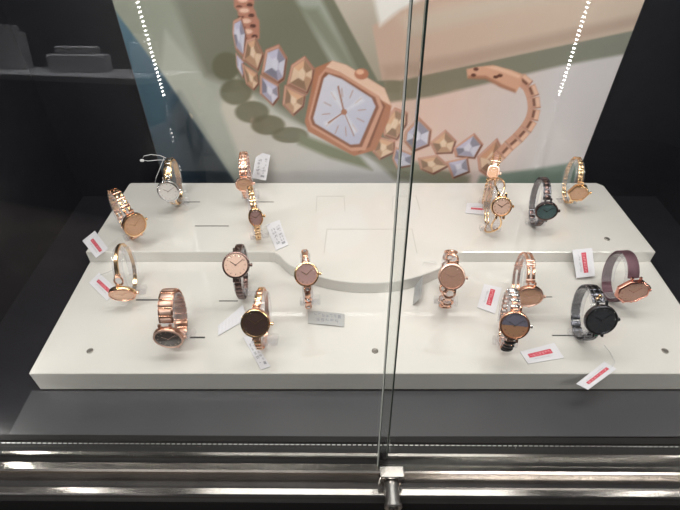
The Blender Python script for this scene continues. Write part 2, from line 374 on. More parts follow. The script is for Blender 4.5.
def make_poster():
    step = 0.00105
    nx = int((PX1 - PX0) / step); nz = int((0.245 - PZ0) / step)
    xs = np.linspace(PX0, PX1, nx); zs = np.concatenate([np.linspace(PZ0, 0.245, nz), [0.27, 0.30, 0.35, PZ1]])
    nz = len(zs)
    X, Z = np.meshgrid(xs, zs); D = PY * math.cos(PITCH) - (Z - CH) * math.sin(PITCH); UP = PY * math.sin(PITCH) + (Z - CH) * math.cos(PITCH)
    U = 340 + FPX * X / D; V = 255 - FPX * UP / D
    col = paint(U, V) ** 2.2
    me = bpy.data.meshes.new('printed_picture')
    v = np.stack([X, np.full_like(X, 0), Z], -1).reshape(-1, 3)
    idx = np.arange(nx * nz).reshape(nz, nx)
    f = np.stack([idx[:-1, :-1], idx[:-1, 1:], idx[1:, 1:], idx[1:, :-1]], -1).reshape(-1, 4)
    me.from_pydata(v.tolist(), [], f.tolist()); me.update()
    a = me.color_attributes.new('ink', 'FLOAT_COLOR', 'POINT')
    a.data.foreach_set('color', np.concatenate([col.reshape(-1, 3), np.ones((nx * nz, 1))], 1).ravel())
    m = mat('poster_print', (1, 1, 1), 0.5, coat=1.0, coat_r=0.0)
    at_ = m.node_tree.nodes.new('ShaderNodeAttribute'); at_.attribute_name = 'ink'
    m.node_tree.links.new(at_.outputs['Color'], m.node_tree.nodes['Principled BSDF'].inputs['Base Color'])
    me.materials.append(m)
    b = MB(); b.box((PX0 - 0.001, 0.0003, PZ0 - 0.0005), (PX1 + 0.001, 0.008, PZ1), 0, 0.0003)
    root = empty('backdrop_poster', (0, PY, 0))
    tag(root, 'glossy advertising poster of an octagonal rose gold bracelet watch behind the display', 'poster')
    b.build('backing_board', M['cdark'], root)
    o = bpy.data.objects.new('printed_picture', me); C.objects.link(o); o.parent = root
make_poster()

# ------------------------------------------------------------------ white stepped plinth
UZ = 0.0138
PL0, PL1, YF, YB, YM = -0.2532, 0.3150, 0.2285, 0.4815, 0.3606
def plinth():
    root = empty('display_plinth', (0.03, 0.355, FZ)); inv = Vector(root.location) * -1
    tag(root, 'glossy white two-step display plinth carrying all the watches', 'display plinth')
    def fin(b, n, m, sm=None):
        o = b.build(n, m, root, sm); o.location = inv; return o
    b = MB(); cx_, cy_ = (PL0 + PL1) / 2, (YF + YB) / 2
    b.slab(Fr((cx_, cy_, 0)), (PL1 - PL0) / 2, (YB - YF) / 2, FZ + 0.0006, 0, 0, 0.0007); fin(b, 'lower_tier', M['white'])
    # upper tier outline with the shallow bow in its front edge
    xa, xb = at(272, 255, UZ).x, at(462, 255, UZ).x; yb = at(366, 283, UZ).y
    out = [(PL0 + .0008, YM), (PL0 + .0060, YB - 0.003), (PL0 + 0.008, YB), (PL1 - 0.014, YB), (PL1 - .0075, YB - 0.006), (PL1 - .0018, YM)]
    n = 36; xm = (xa + xb) / 2; hw = (xb - xa) / 2 + 0.004
    for i in range(n + 1):
        t = 1 - 2 * i / n
        k = abs(t)
        prof = (1 - k ** 2.2) if k < 0.999 else 0
        # flared shoulders
        prof = prof * (0.5 - 0.5 * math.cos(math.pi * min(1, (1 - k) / 0.22)))
        out.append((xm + hw * t, YM - (YM - yb) * prof))
    b = MB(); N = len(out); ch = 0.0007
    def inset(d):
        res = []
        for i in range(N):
            p = Vector(out[i]); a = Vector(out[i - 1]); c = Vector(out[(i + 1) % N])
            n1 = (p - a).normalized(); n2 = (c - p).normalized(); t = (n1 + n2).normalized()
            res.append((p.x + t.y * d, p.y - t.x * d))
        return res
    lo, ins = out, inset(ch)
    vs = [(x, y, 0.0002) for x, y in lo] + [(x, y, UZ - ch) for x, y in lo] + [(x, y, UZ) for x, y in ins]
    fs = [(i, (i + 1) % N, N + (i + 1) % N, N + i) for i in range(N)] + [(N + i, N + (i + 1) % N, 2 * N + (i + 1) % N, 2 * N + i) for i in range(N)]
    fs += [tuple(range(2 * N, 3 * N)), tuple(range(N))[::-1]]
    b.add(vs, fs); o = fin(b, 'upper_tier', M['white'])
    import bmesh
    bm = bmesh.new(); bm.from_mesh(o.data); bmesh.ops.recalc_face_normals(bm, faces=bm.faces); bm.to_mesh(o.data); bm.free()
    # faint seams of three inlaid blocks
    for pts in ([(316, 211), (317, 196), (344, 196), (345, 211)], [(392, 211), (393, 196), (416, 196), (420, 210)], [(324, 253), (327, 229), (412, 229), (417, 253)]):
        b = MB(); P = [at(u, v, UZ + 0.0002) for u, v in pts]
        for p, q in zip(P, P[1:]):
            d = (q - p); L = d.length; d.normalize(); c = (p + q) / 2
            b.slab(Fr((c.x, c.y, UZ), d, Vector((-d.y, d.x, 0)), (0, 0, 1)), L / 2 + 0.0004, 0.0004, 0.0, 0.00012)
        fin(b, 'inlay_seam', M['groove'])
    for u0, v0, u1, z, th in [(195, 226, 229, UZ, .0006), (184, 202, 200, UZ, .0006), (257, 202, 274, UZ, .0005), (556, 199, 566, UZ, .0006), (136, 300, 158, 0, .0008), (190, 337.5, 205, 0, .0009), (219, 301, 238, 0, .0006), (552, 335.5, 588, 0, .0006), (540, 297, 552, 0, .0005)]:
        b = MB(); p = at(u0, v0, z); q = at(u1, v0, z)
        b.slab(Fr(((p.x + q.x) / 2, p.y, z)), (q.x - p.x) / 2, th, 0.0, 0.00015); fin(b, 'slot', M['slot'])
    for u, v, z in [(90, 351, 0), (375, 351, 0), (665, 351, 0), (607, 239, UZ)]:
        b = MB(); p = at(u, v, z); ol = [(0.0028 * math.cos(2 * math.pi * k / 16), 0.0028 * math.sin(2 * math.pi * k / 16)) for k in range(16)]
        b.loft(Fr((p.x, p.y, z)), ol, [(0, 0), (0, 0.0004), (-0.0006, 0.0008), (-0.0012, 0.0006)]); fin(b, 'screw_cap', M['cap'], 40)
plinth()

# ------------------------------------------------------------------ LED strips in the two front corners
def led_strip(x, sgn, label, lean):
    root = empty('led_strip', (x, 0.1995, FZ + 0.001), (R(-9.2), R(lean), 0)); tag(root, label, 'light strip', 'vertical light strips in the front corners')
    b = MB(); s2 = math.sqrt(.5)
    fr = Fr((0, 0, 0), (-s2 * sgn, s2, 0), (0, 0, 1), (s2 * -1 * -sgn * -1, 0, 0))
    X = Vector((s2, s2 * sgn, 0)) if sgn < 0 else Vector((s2, -s2, 0)) * 1
    nrm = Vector((-sgn * s2, s2, 0)); ex = Vector((nrm.y, -nrm.x, 0))
    fr = Fr((0, 0, 0), ex, (0, 0, 1), nrm)
    b.slab(Fr(fr.p(0, 0.27, 0), ex, (0, 0, 1), nrm), 0.006, 0.27, -0.003, 0.0, 0, 0.0005)
    b.build('channel', M['alu'], root)
    b = MB()
    for k in range(76):
        z = 0.006 + k * 0.0069
        b.slab(Fr(fr.p(0, z, 0.0001), ex, (0, 0, 1), nrm), 0.0023, 0.0011, 0, 0.0008)
    b.build('diodes', M['led'], root)
led_strip(-0.2962, -1, 'left vertical strip of white light diodes in the front corner of the case', 2.0)
led_strip(0.3684, 1, 'right vertical strip of white light diodes in the front corner of the case', -4.2)

# ------------------------------------------------------------------ sliding track, glass panes, lock
TR = R(-0.35)
def front():
    root = empty('sliding_door_track', (0.035, 0.158, -0.036), (0, 0, TR)); tag(root, 'polished metal sliding track along the bottom front edge of the case', 'door track')
    def ext(name, prof, m, x0=-0.42, x1=0.50, sm=None):
        b = MB(); n = len(prof)
        vs = [(x0, y - 0.158, z + 0.036) for y, z in prof] + [(x1, y - 0.158, z + 0.036) for y, z in prof]
        b.add(vs, [(i, (i + 1) % n, n + (i + 1) % n, n + i) for i in range(n)] + [tuple(range(n))[::-1], tuple(range(n, 2 * n))])
        return b.build(name, m, root, sm)
    ext('base_channel', [(.1864, -.036), (.1864, -.0232), (.1815, -.0226), (.1808, -.0240), (.1714, -.0240), (.1714, -.0226), (.1564, -.0226), (.1564, -.036)], M['track'])
    ext('inner_rail', [(.1712, -.0225), (.1712, -.0190), (.1706, -.0184), (.1686, -.0184), (.1679, -.0190), (.1679, -.0225)], M['chrome'])
    ext('outer_rail', [(.1634, -.0225), (.1634, -.0203), (.1628, -.0193), (.1578, -.0189), (.1563, -.0197), (.1543, -.0306), (.1560, -.0225)], M['chrome'])
    ext('front_lip', [(.1562, -.038), (.1562, -.0306), (.1512, -.0314), (.1500, -.0322), (.1459, -.0322), (.1450, -.0334), (.1450, -.038)], M['chrome'])
    ext('lower_fascia', [(.1560, -.0382), (.1560, -.062), (.1424, -.062), (.1424, -.0382)], M['track'])
    b = MB(); random.seed(3)
    for k in range(220):
        x = -0.40 + k * 0.0040
        b.slab(Fr((x, 0.1797 - 0.158, -0.0238 + 0.036)), 0.0013, 0.00022, -0.0001, 0.0003, 0)
    b.build('brush_seal', M['steel'], root)
front()
def pane(x0, x1, y, label, edge_side):
    root = empty('sliding_glass_pane', ((x0 + x1) / 2, y, -0.0180), (-math.atan(LEAN), 0, TR)); tag(root, label, 'glass pane', 'sliding front panes')
    h = (x1 - x0) / 2; t = 0.0019; H = 0.555
    b = MB(); b.box((-h, -t, 0), (h, t, H)); b.build('glass_sheet', M['glass'], root)
    b = MB(); e = h + 0.00025
    q = 1 if edge_side > 0 else -1; xa, xb = sorted((q * (h + .0001), q * (h + .0011)))
    b.box((xa, -t + .0003, 0), (xb, t - .0003, H), 0)
    for y0, y1 in ((-t, -t + .0003), (t - .0003, t)): b.box((xa + (.0006 if q < 0 else 0), y0, 0), (xb, y1, H), 1)
    b.build('polished_edge', [M['edge'], M['edged']], root)
    b = MB()
    if edge_side > 0: b.box((h - 0.0052, -t - .0016, 0.0), (h - 0.0004, -t - .0001, 0.0090)); b.build('edge_clip', M['onyx'], root)
pane(0.0284, 0.40, 0.1610, 'right-hand sliding glass pane, the outer one with the lock at its foot', -1)
pane(-0.33, 0.0345, 0.1697, 'left-hand sliding glass pane, the inner one without a lock', 1)
def lock():
    x, y, z = 0.0378, 0.1545, -0.0258
    root = empty('showcase_lock', (x, y, z)); tag(root, 'small chrome plunger lock with keyhole on the sliding track below the pane overlap', 'lock')
    b = MB(); b.box((-0.0088, -0.0022, 0.0055), (0.0088, 0.0062, 0.0085), 0, 0.0005)
    for s in (-1, 1): b.box((s * 0.0085 - 0.0006, -0.0018, -0.008), (s * 0.0085 + 0.0006, -0.0004, 0.0056), 1, 0.0002)
    b.build('bracket', [M['chrome'], M['onyx']], root)
    ol = [(math.cos(2 * math.pi * k / 28), math.sin(2 * math.pi * k / 28)) for k in range(28)]
    def cyl(r, a0, a1, name, m, lay=None, par=root, zc=0.0):
        b = MB(); fr = Fr((0, 0, zc), (1, 0, 0), (0, 0, 1), (0, -1, 0))
        b.loft(fr, [(p * r, q * r) for p, q in ol], lay or [(0, a0), (0, a1 - 0.0006), (-0.0006, a1)]); return b.build(name, m, par, 35)
    cyl(0.0053, 0.0024, 0.0175, 'barrel', M['steel'], zc=-0.001)
    cyl(0.0064, 0.0172, 0.020, 'collar', M['steel'], [(0, 0.0172), (0, 0.0195), (-0.0008, 0.0202), (-0.0014, 0.0198)], zc=-0.001)
    p = cyl(0.0034, 0.0196, 0.0210, 'key_plug', M['alu'], zc=-0.001)
    b = MB(); b.box((-0.0006, -0.0213, -0.0032), (0.0006, -0.0211, 0.001)); b.build('keyhole', M['onyx'], p)
lock()

# ------------------------------------------------------------------ watches
def outline(kind, r, n=28):
    rx, ry = r if isinstance(r, tuple) else (r, r)
    if kind == 'oct':
        k = 0.42; pts = [(-k, -1), (k, -1), (1, -k), (1, k), (k, 1), (-k, 1), (-1, k), (-1, -k)]
    elif kind == 'hex':
        pts = [(-0.5, -1), (0.5, -1), (1, 0), (0.5, 1), (-0.5, 1), (-1, 0)]
    elif kind == 'cushion':
        pts = []
        for i in range(n):
            a = 2 * math.pi * i / n; c, s = math.cos(a), math.sin(a); q = (abs(c) ** 3.2 + abs(s) ** 3.2) ** (-1 / 3.2); pts.append((c * q, s * q))
    else: pts = [(math.cos(2 * math.pi * i / n), math.sin(2 * math.pi * i / n)) for i in range(n)]
    return [(x * rx, y * ry) for x, y in pts]

class Loop:
    """closed band path in the local YZ plane; t = 0 faces front, 90 is the top"""
    def __init__(s, a, b):
        s.a, s.b = a, b; s.zc = b + 0.003
        s.tt = np.linspace(0, 2 * math.pi, 2001); d = np.hypot(a * np.sin(s.tt), b * np.cos(s.tt))
        s.s = np.concatenate([[0], np.cumsum((d[1:] + d[:-1]) / 2 * (s.tt[1] - s.tt[0]))]); s.L = s.s[-1]
    def arc(s, t): return float(np.interp(t % (2 * math.pi), s.tt, s.s))
    def frame(s, arc, off=0.0, x=0.0):
        t = float(np.interp(arc % s.L, s.s, s.tt))
        n = Vector((0, -math.cos(t) / s.a, math.sin(t) / s.b)).normalized()
        tg = Vector((0, n.z, -n.y)) * -1        # direction of growing t
        tg = Vector((0, s.a * math.sin(t), s.b * math.cos(t))).normalized()
        o = Vector((x, -s.a * math.cos(t), s.zc + s.b * math.sin(t))) + n * off
        return Fr(o, (1, 0, 0), tg, n)

def torus(b, fr, rx, ry, r, mi=0, n=18):
    b.tube([fr.p(rx * math.cos(2 * math.pi * k / n), ry * math.sin(2 * math.pi * k / n), 0) for k in range(n)], r, mi, 7, True)

def sweep(b, lp, s0, s1, w0, w1, th, mi=0, n=56, x=0.0, off=0.0, wmid=None):
    """smooth strip along the loop, lens shaped section"""
    base = len(b.v); m = 6
    for i in range(n + 1):
        f = i / n; fr = lp.frame(s0 + (s1 - s0) * f, off, x)
        k = abs(2 * f - 1); wd = (w1 + (w0 - w1) * k) / 2
        for px, pz in [(-wd, -th * .3), (-wd, th * .3), (-wd * .7, th), (wd * .7, th), (wd, th * .3), (wd, -th * .3)]:
            b.v.append(tuple(fr.p(px, 0, pz)))
    for i in range(n):
        for k in range(m):
            l = (k + 1) % m; b.f.append((base + i * m + k, base + i * m + l, base + (i + 1) * m + l, base + (i + 1) * m + k)); b.m.append(mi)
    b.f.append(tuple(base + k for k in range(m))); b.m.append(mi); b.f.append(tuple(base + n * m + k for k in range(m))[::-1]); b.m.append(mi)

def bracelet(root, lp, sh, R_, st, w, m1, m2, m3):
    """bracelet from one side of the case round to the other"""
    s0 = sh + R_ * 0.93; s1 = sh + lp.L - R_ * 0.93; span = s1 - s0; b = MB(); ms = [m1, m2, m3]
    if st == 'links':          # broad centre, two narrow outer rows
        n = int(span / 0.0052); d = span / n
        for k in range(n):
            c = s0 + (k + .5) * d; f = abs(2 * (k + .5) / n - 1); ww = w * (0.78 + 0.22 * f)
            b.slab(lp.frame(c), ww * .27, d * .44, -.0007, .0010, 1, .0003)
            for s in (-1, 1): b.slab(lp.frame(c + d * .25 * s * 0, 0, s * ww * .39), ww * .115, d * .42, -.0007, .0008, 0, .0003)
            b.slab(lp.frame(c + d * .5), ww * .36, d * .12, -.0005, .0004, 2)
    elif st == 'chain':        # small chunky alternating links
        n = int(span / 0.0040); d = span / n
        for k in range(n):
            c = s0 + (k + .5) * d; f = abs(2 * (k + .5) / n - 1); ww = w * (0.75 + 0.25 * f)
            if k % 2: b.slab(lp.frame(c), ww * .5, d * .38, -.0007, .0011, 0, .0004)
            else:
                for s in (-1, 1): b.slab(lp.frame(c, 0, s * ww * .27), ww * .17, d * .56, -.0006, .0008, 1, .0003)
    elif st == 'wide':         # wide plates, raised centre panel framed by rounded rails
        n = int(span / 0.0062); d = span / n
        for k in range(n):
            c = s0 + (k + .5) * d
            b.slab(lp.frame(c), w * .5, d * .43, -.0006, .0006, 0, .0004)
            b.slab(lp.frame(c), w * .36, d * .27, .0006, .0012, 1, .0003)
            b.slab(lp.frame(c + d * .5), w * .44, d * .10, -.0005, .0011, 2, .0002)
    elif st == 'mesh':
        sweep(b, lp, s0, s1, w, w * .88, .0007, 0)
        for k in range(70):
            fr = lp.frame(s0 + span * (k + .5) / 70); b.slab(fr, w * .42, .00018, .0006, .0009, 0)
    elif st == 'bangle':       # slim rigid bangle with stepped bars near the case
        sweep(b, lp, s0, s1, w * .75, w * .5, .0011, 0)
        for s in (-1, 1):
            for q in range(4):
                c = (s0 + .003 + q * .0055) if s < 0 else (s1 - .003 - q * .0055)
                b.slab(lp.frame(c), w * (.5 - q * .04), .0021, -.0009, .0016, 1 if q % 2 else 0, .0004)
    elif st == 'slim':         # plain thin bangle with one ring link
        sweep(b, lp, s0 + .008, s1 - .006, w, w * .75, .0010, 0)
        torus(b, lp.frame(s0 + .0035, .001), .0036, .0042, .0008, 1)
        b.slab(lp.frame(s0 + .0085), w * .6, .0012, -.001, .0016, 1, .0003)
        b.slab(lp.frame(s1 - .0035), w * .4, .004, -.0008, .001, 1, .0003)
    elif st == 'double':       # two parallel slim strips with cross bars
        for s in (-1, 1): sweep(b, lp, s0, s1, w * .34, w * .28, .0010, 0, x=s * w * .27)
        for f in (.02, .13, .16, .5, .84, .87, .98): b.slab(lp.frame(s0 + span * f), w * .46, .0012, -.0010, .0014, 1, .0003)
    elif st == 'open':         # open oval links joined by small bars
        n = max(6, int(span / 0.0105)); d = span / n
        for k in range(n):
            c = s0 + (k + .5) * d; f = abs(2 * (k + .5) / n - 1); torus(b, lp.frame(c), w * (.32 + .16 * f), d * .40, .0010, 0)
            b.slab(lp.frame(c + d * .5), w * .24, d * .13, -.0008, .0012, 1, .0003)
    elif st == 'crystal':      # gold bars alternating with round stones
        n = max(8, int(span / 0.0058)); d = span / n
        for k in range(n):
            c = s0 + (k + .5) * d; fr = lp.frame(c)
            if k % 2: b.slab(fr, w * .34, d * .46, -.0007, .0012, 0, .0004)
            else:
                torus(b, fr, w * .36, d * .44, .0008, 0, 14); b.ball(fr, w * .28, d * .36, .0018, 2, 8, 4)
    elif st == 'bead':         # fat oval beads, bright then dark, chain at the back
        n = max(10, int(span / 0.0052)); d = span / n
        for k in range(n):
            c = s0 + (k + .5) * d; fr = lp.frame(c)
            if k < 5 or k >= n - 5:
                b.ball(fr, w * .50, d * .40, .0019, 1 if k < 5 else 2, 10, 6); torus(b, fr, w * .28, d * .47, .0006, 0, 12)
            else: torus(b, fr, w * .26, d * .52, .0009, 0, 12)
    elif st == 'strap':        # soft tapered strap, H shaped links hint
        sweep(b, lp, s0, s1, w, w * .6, .0009, 0)
        for k in range(26):
            b.slab(lp.frame(s0 + span * (k + .5) / 26), w * .30, .0007, .0007, .0012, 1, .0002)
    elif st == 'infinity':     # thin wires crossing into figure-eight loops
        for s in (-1, 1):
            pts = []
            for k in range(91):
                f = k / 90; e = min(f, 1 - f); amp = w * .42 * math.sin(math.pi * 2 * min(e / .36, 1)) if e < .36 else w * .16
                pts.append(lp.frame(s0 + span * f, .0004 * s, s * amp).o)
            b.tube(pts, .0009, 0, 6)
    o = b.build('bracelet', ms, root, 40)
    # clasp opposite the case
    b = MB(); sc_ = sh + lp.L / 2
    b.slab(lp.frame(sc_, .0002), w * .36, .0048, -.0004, .0016, 0, .0005)
    b.build('clasp', m2, root)
    return o

def make_watch(label, hu, hv, z0, psi, th, a, b_, lean, st, w, shape, r, mets, dials, markers=None, stand=True, crown=True, two_tone=None, z_extra=0.0, slab='', accent=None):
    lp = Loop(a, b_); sh = lp.arc(R(th)); fr0 = lp.frame(sh, .0010)
    rot = Euler((0, R(lean), R(psi))); head = rot.to_matrix() @ (lp.frame(sh, .006).o)
    p = at(hu, hv, z0 + head.z); loc = Vector((p.x - head.x, p.y - head.y, z0))
    root = empty('wrist_watch', loc, rot); tag(root, label, 'watch', 'watches on the white plinth')
    rx, ry = r if isinstance(r, tuple) else (r, r)
    m1, m2, m3 = mets
    T = 0.0050
    ol = outline(shape, r)
    b = MB(); b.loft(fr0, ol, [(-.0022, -.0006), (-.0004, .0004), (0, .0014), (0, T - .0018), (-.0004, T - .0010)]); 
    for s in (-1, 1):  # lugs
        for q in (-1, 1): b.slab(Fr(fr0.p(q * w * .36, s * (ry + .0006), .0012), fr0.x, fr0.y, fr0.z), max(w * .10, .0006), .0024, -.0010, .0013, 0, .0004)
    case = b.build('case', m1, root, 35)
    if crown:
        b = MB(); fc = Fr(fr0.p(rx - .0003, 0, T * .45), fr0.y, fr0.z, fr0.x); o12 = outline('round', .0015, 12)
        b.loft(fc, o12, [(-.0004, 0), (-.0004, .0007), (0, .0009), (0, .0021), (-.0005, .0025)]); b.build('crown', m2, case, 30)
    b = MB(); b.loft(fr0, ol, [(-.0003, T - .0012), (-.0002, T - .0004), (-.0008, T), (-.0014, T), (-.0018, T - .0009)], caps=(False, False)); b.build('bezel', m1 if st == 'bead' else m2, root, 35)
    dl = outline(shape, (rx - .0016, ry - .0016)); zd = T - .0009
    b = MB(); b.loft(fr0, dl, [(0, zd - .0012), (0, zd)]);
    dial = b.build('dial', dials[0], root)
    if two_tone:
        b = MB(); half = [q for q in dl if q[1] >= -1e-5]
        b.loft(Fr(fr0.p(0, 0, 0), fr0.x, fr0.y, fr0.z), half, [(-.0001, zd + .00002), (-.0001, zd + .00008)]); b.build('dial_upper_half', two_tone, dial)
    mk = markers or m2; b = MB()
    for k in range(12):
        an = k * math.pi / 6; c, s = math.sin(an), math.cos(an); rr = 0.80
        o = fr0.p((rx - .0016) * rr * c, (ry - .0016) * rr * s, zd + .0001); yy = (fr0.x * c + fr0.y * s); xx = fr0.x * s - fr0.y * c
        b.slab(Fr(o, xx, yy, fr0.z), .00016, .0007, 0, .00015)
    b.build('hour_markers', mk, dial)
    for an, L, wd in ((R(-58), .50, .00028), (R(52), .72, .0002)):
        c, s = math.sin(an), math.cos(an); yy = fr0.x * c + fr0.y * s; xx = fr0.x * s - fr0.y * c; LL = min(rx, ry) * L
        b = MB(); b.slab(Fr(fr0.p(0, 0, zd + .0002) + yy * LL * .42, xx, yy, fr0.z), wd, LL * .55, 0, .00015); b.build('hand', mk, dial)
    b = MB(); cl = outline(shape, (rx - .0017, ry - .0017)); b.loft(fr0, cl, [(0, zd + .0005), (-.0003, zd + .0009), (-.0016, zd + .0012), (-.0035, zd + .00135)]); b.build('crystal', M['crystal'], root, 60)
    bracelet(root, lp, sh, ry, st, w, m1, m2, m3)
    if accent:
        for k, (d_, m_) in enumerate(((ry + .0022, accent[0]), (-ry - .0022, accent[1]))):
            b = MB()
            for q in (-1, 1): b.ball(lp.frame(sh + d_ * 1.0 + (.0022 if k == 0 else -.0022) * (q > 0), .0016, q * .0013), .0016, .0016, .0013, 0, 8, 5)
            b.build('accent_bead', m_, root, 60)
    if stand:
        s_ = empty('watch_stand', loc, rot); tag(s_, slab, 'watch stand', 'clear acrylic watch stands')
        so, si = .0021, .0037; n = 44; bw = max(w, .008) / 2 + .0005; b = MB(); base = 0
        t0, t1 = R(-96), R(228)
        for i in range(n + 1):
            t = t0 + (t1 - t0) * i / n
            for q, xx in ((so, -bw), (so, bw), (si, bw), (si, -bw)):
                b.v.append((xx, -(a - q) * math.cos(t), lp.zc + (b_ - q) * math.sin(t)))
        for i in range(n):
            for k in range(4):
                l = (k + 1) % 4; b.f.append((i * 4 + k, i * 4 + l, i * 4 + 4 + l, i * 4 + 4 + k)); b.m.append(0)
        b.f.append((0, 1, 2, 3)); b.m.append(0); b.f.append((n * 4 + 3, n * 4 + 2, n * 4 + 1, n * 4)); b.m.append(0)
        b.build('ring', M['acryl'], s_, 40)
        b = MB(); b.box((bw + .0002, -.0048, .0002), (bw + .0068, .0048, .0062), 0, .0008); b.box((-bw - .0030, -.0035, .0002), (-bw - .0002, .0035, .0052), 0, .0005)
        b.box((-bw - .003, -.003, .0002), (bw + .006, .003, .0009), 0, .0002)
        b.build('foot', M['afoot'], s_)
    return root

G, RO, PA, SI, GU, BR, CL, MV = (M[k] for k in ('gold', 'rose', 'pale', 'silver', 'gun', 'brown', 'clay', 'mauve'))
D = lambda k: M['d_' + k]
N = None
SPEC = [
 # label, head u, v, z0, yaw, head angle, a, b, lean, style, width, case shape, size, metals, dial, stand label, extras
 ('two-tone watch with pale oval dial at the back left, clear thread loop on its strap', 168, 192, UZ, 4, 9.6, 0.0205, 0.0258, 1.1, 'strap', .0085, 'round', (.0112, .0120), (SI, SI, G), 'white', 'clear stand inside the two-tone watch at the back left', {}),
 ('small rose gold watch seen low, standing behind another at the back beside a paper tag', 244, 185, UZ, 5, 9.9, 0.0205, 0.0261, 0, 'links', .0085, 'round', (.0092, .0085), (RO, PA, RO), 'champ', 'clear stand inside the small rose gold watch at the very back', {}),
 ('slender gold watch with small oval brown dial in front of the rearmost left pair', 256, 218, UZ, 14.7, 24.7, 0.0221, 0.0278, 0, 'chain', .0058, 'round', (.0070, .0092), (G, G, RO), 'mauve', 'clear stand inside the slender watch with small oval brown dial', {}),
 ('gold watch at the back right, mostly hidden behind a looped-wire watch', 493, 172, UZ, -20, 44, 0.0219, 0.0275, -1, 'links', .0095, 'cushion', (.0062, .0070), (G, PA, RO), 'champ', 'clear stand inside the half hidden gold watch at the back right', {}),
 ('gold watch with round peach dial and thin crossing wire bangle', 502, 207, UZ, -2, 30, 0.0225, 0.0285, -1, 'infinity', .0100, 'round', .0098, (G, G, G), 'peach', 'clear stand inside the wire bangle watch', {}),
 ('dark steel watch with oval teal dial on the rear step', 547, 212, UZ, -4, 12.6, 0.0202, 0.0258, -1.5, 'links', .0075, 'round', (.0110, .0098), (GU, BR, GU), 'teal', 'clear stand inside the dark watch with teal dial', {}),
 ('gold chain watch with six-sided dial at the back right corner', 579, 194, UZ, -5, 1, 0.0199, 0.0257, -1.5, 'chain', .0055, 'hex', (.0112, .0092), (G, G, RO), 'champ', 'clear stand inside the six-sided gold watch', {}),
 ('rose gold chunky chain watch with oval champagne dial at left edge of rear step', 135.5, 225.5, UZ, 42, 4.2, 0.0217, 0.027, 0, 'chain', .0088, 'round', (.0112, .0125), (RO, G, RO), 'champ', 'clear stand inside the chunky chain watch at the left edge', {}),
 ('slim rose gold bangle watch with ring link, its round dial tipped flat', 122, 296, 0, 5, -15, 0.0194, 0.0262, 0.6, 'slim', .0040, 'round', (.0118, .0100), (G, RO, RO), 'champ', 'clear stand inside the slim bangle with ring link', {}),
 ('wide rose gold plate-link watch with dark oval dial at front left', 168, 340, 0, 2, -6, 0.0172, 0.0253, 1.2, 'wide', .0118, 'round', (.0120, .0125), (M['brown2'], M['satin'], RO), 'brown', 'clear stand inside the wide plate-link watch', {}),
 ('dark brown thin watch with glossy peach dial on the lower step', 235.5, 265, 0, 2, 52, 0.0212, 0.0265, 1, 'links', .0062, 'round', .0116, (BR, BR, BR), 'peach', 'clear stand inside the dark brown watch with peach dial', {}),
 ('slim rose gold bangle watch with round black-brown dial, front row left of centre', 255, 324, 0, -2, 39, 0.0226, 0.0273, 1, 'bangle', .0060, 'round', .0114, (RO, G, RO), 'brown', 'clear stand inside the slim bangle with black-brown dial', {}),
 ('gold and crystal bracelet watch with round mauve dial left of centre', 306.5, 274.5, 0, 6, 49, 0.0224, 0.0277, 0, 'crystal', .0068, 'round', .0103, (RO, G, M['gem']), 'mauve', 'clear stand inside the crystal bracelet watch', {}),
 ('open oval link rose gold watch with rose-brown dial right of centre', 452, 277, 0, -8, 45, 0.022, 0.0273, -0.7, 'open', .0105, 'round', .0112, (RO, PA, RO), 'rose', 'clear stand inside the open oval link watch', {}),
 ('double-band rose gold bangle watch with champagne oval dial', 529.5, 298, 0, -5, 6, 0.0199, 0.0258, -1.5, 'double', .0080, 'round', (.0118, .0110), (RO, PA, RO), 'champ', 'clear stand inside the double-band bangle watch', {}),
 ('beaded rose gold watch with half blue half bronze dial and silver beads', 515, 326, 0, -10, 37, 0.022, 0.027, -3, 'bead', .0092, 'round', .0113, (RO, SI, M['onyx']), 'bronze', 'clear stand inside the beaded watch with two-colour dial', dict(two_tone=M['d_blue'])),
 ('mauve mesh strap watch with faceted copper-rose octagonal case', 634, 293, 0, 2, 8, 0.0184, 0.0256, -2, 'mesh', .0100, 'oct', (.0138, .0112), (CL, CL, CL), 'rose', 'clear stand inside the mauve mesh strap watch', {}),
 ('dark gunmetal watch with round charcoal dial and gold and green accents', 602, 321, 0, -2, 31, 0.0194, 0.0258, -3, 'links', .0095, 'round', .0126, (GU, GU, M['onyx']), 'black', 'clear stand inside the gunmetal watch with charcoal dial', dict(accent=(M['gold'], M['green']))),
]
for s in SPEC:
    lab, hu, hv, z0, psi, th, a, b_, lean, st, w_, shp, r, mets, dial, sl, ex = s
    if 'mauve mesh' in lab: mets = (CL, CL, CL)
    wr = make_watch(lab, hu, hv, z0, psi, th, a, b_, lean, st, w_, shp, r, mets, [D(dial)], slab=sl, **ex)
    for c in wr.children:
        if c.name.startswith('bracelet'):
            if 'two-tone' in lab: c.data.materials[0] = G
            if 'mauve mesh' in lab: c.data.materials[0] = MV
            if 'gunmetal' in lab: c.data.materials[0] = GU
        if c.name.startswith('dial'): c['label'] = s[14] + ' dial'
    if 'clear thread loop' in lab:
        inv = wr.matrix_basis.inverted(); P = [(166, 158, .058), (160, 155.5, .062), (151, 154.5, .063), (144, 156, .061), (142, 160, .056), (148, 161, .055), (158, 160, .056), (165, 160, .056)]
        b = MB(); b.tube([inv @ at(u, v, UZ + z) for u, v, z in P], .00035, 0, 6)
        p = inv @ at(142, 160.5, UZ + .056); b.ball(Fr(p), .0024, .0016, .0016, 0, 8, 5)
        p2 = [inv @ at(u, v, UZ + z) for u, v, z in [(164, 158, .058), (160, 168, .048), (156, 178, .036), (155, 184, .028)]]
        b.tube(p2, .0004, 0, 6); b.build('tag_thread', M['thread'], wr)

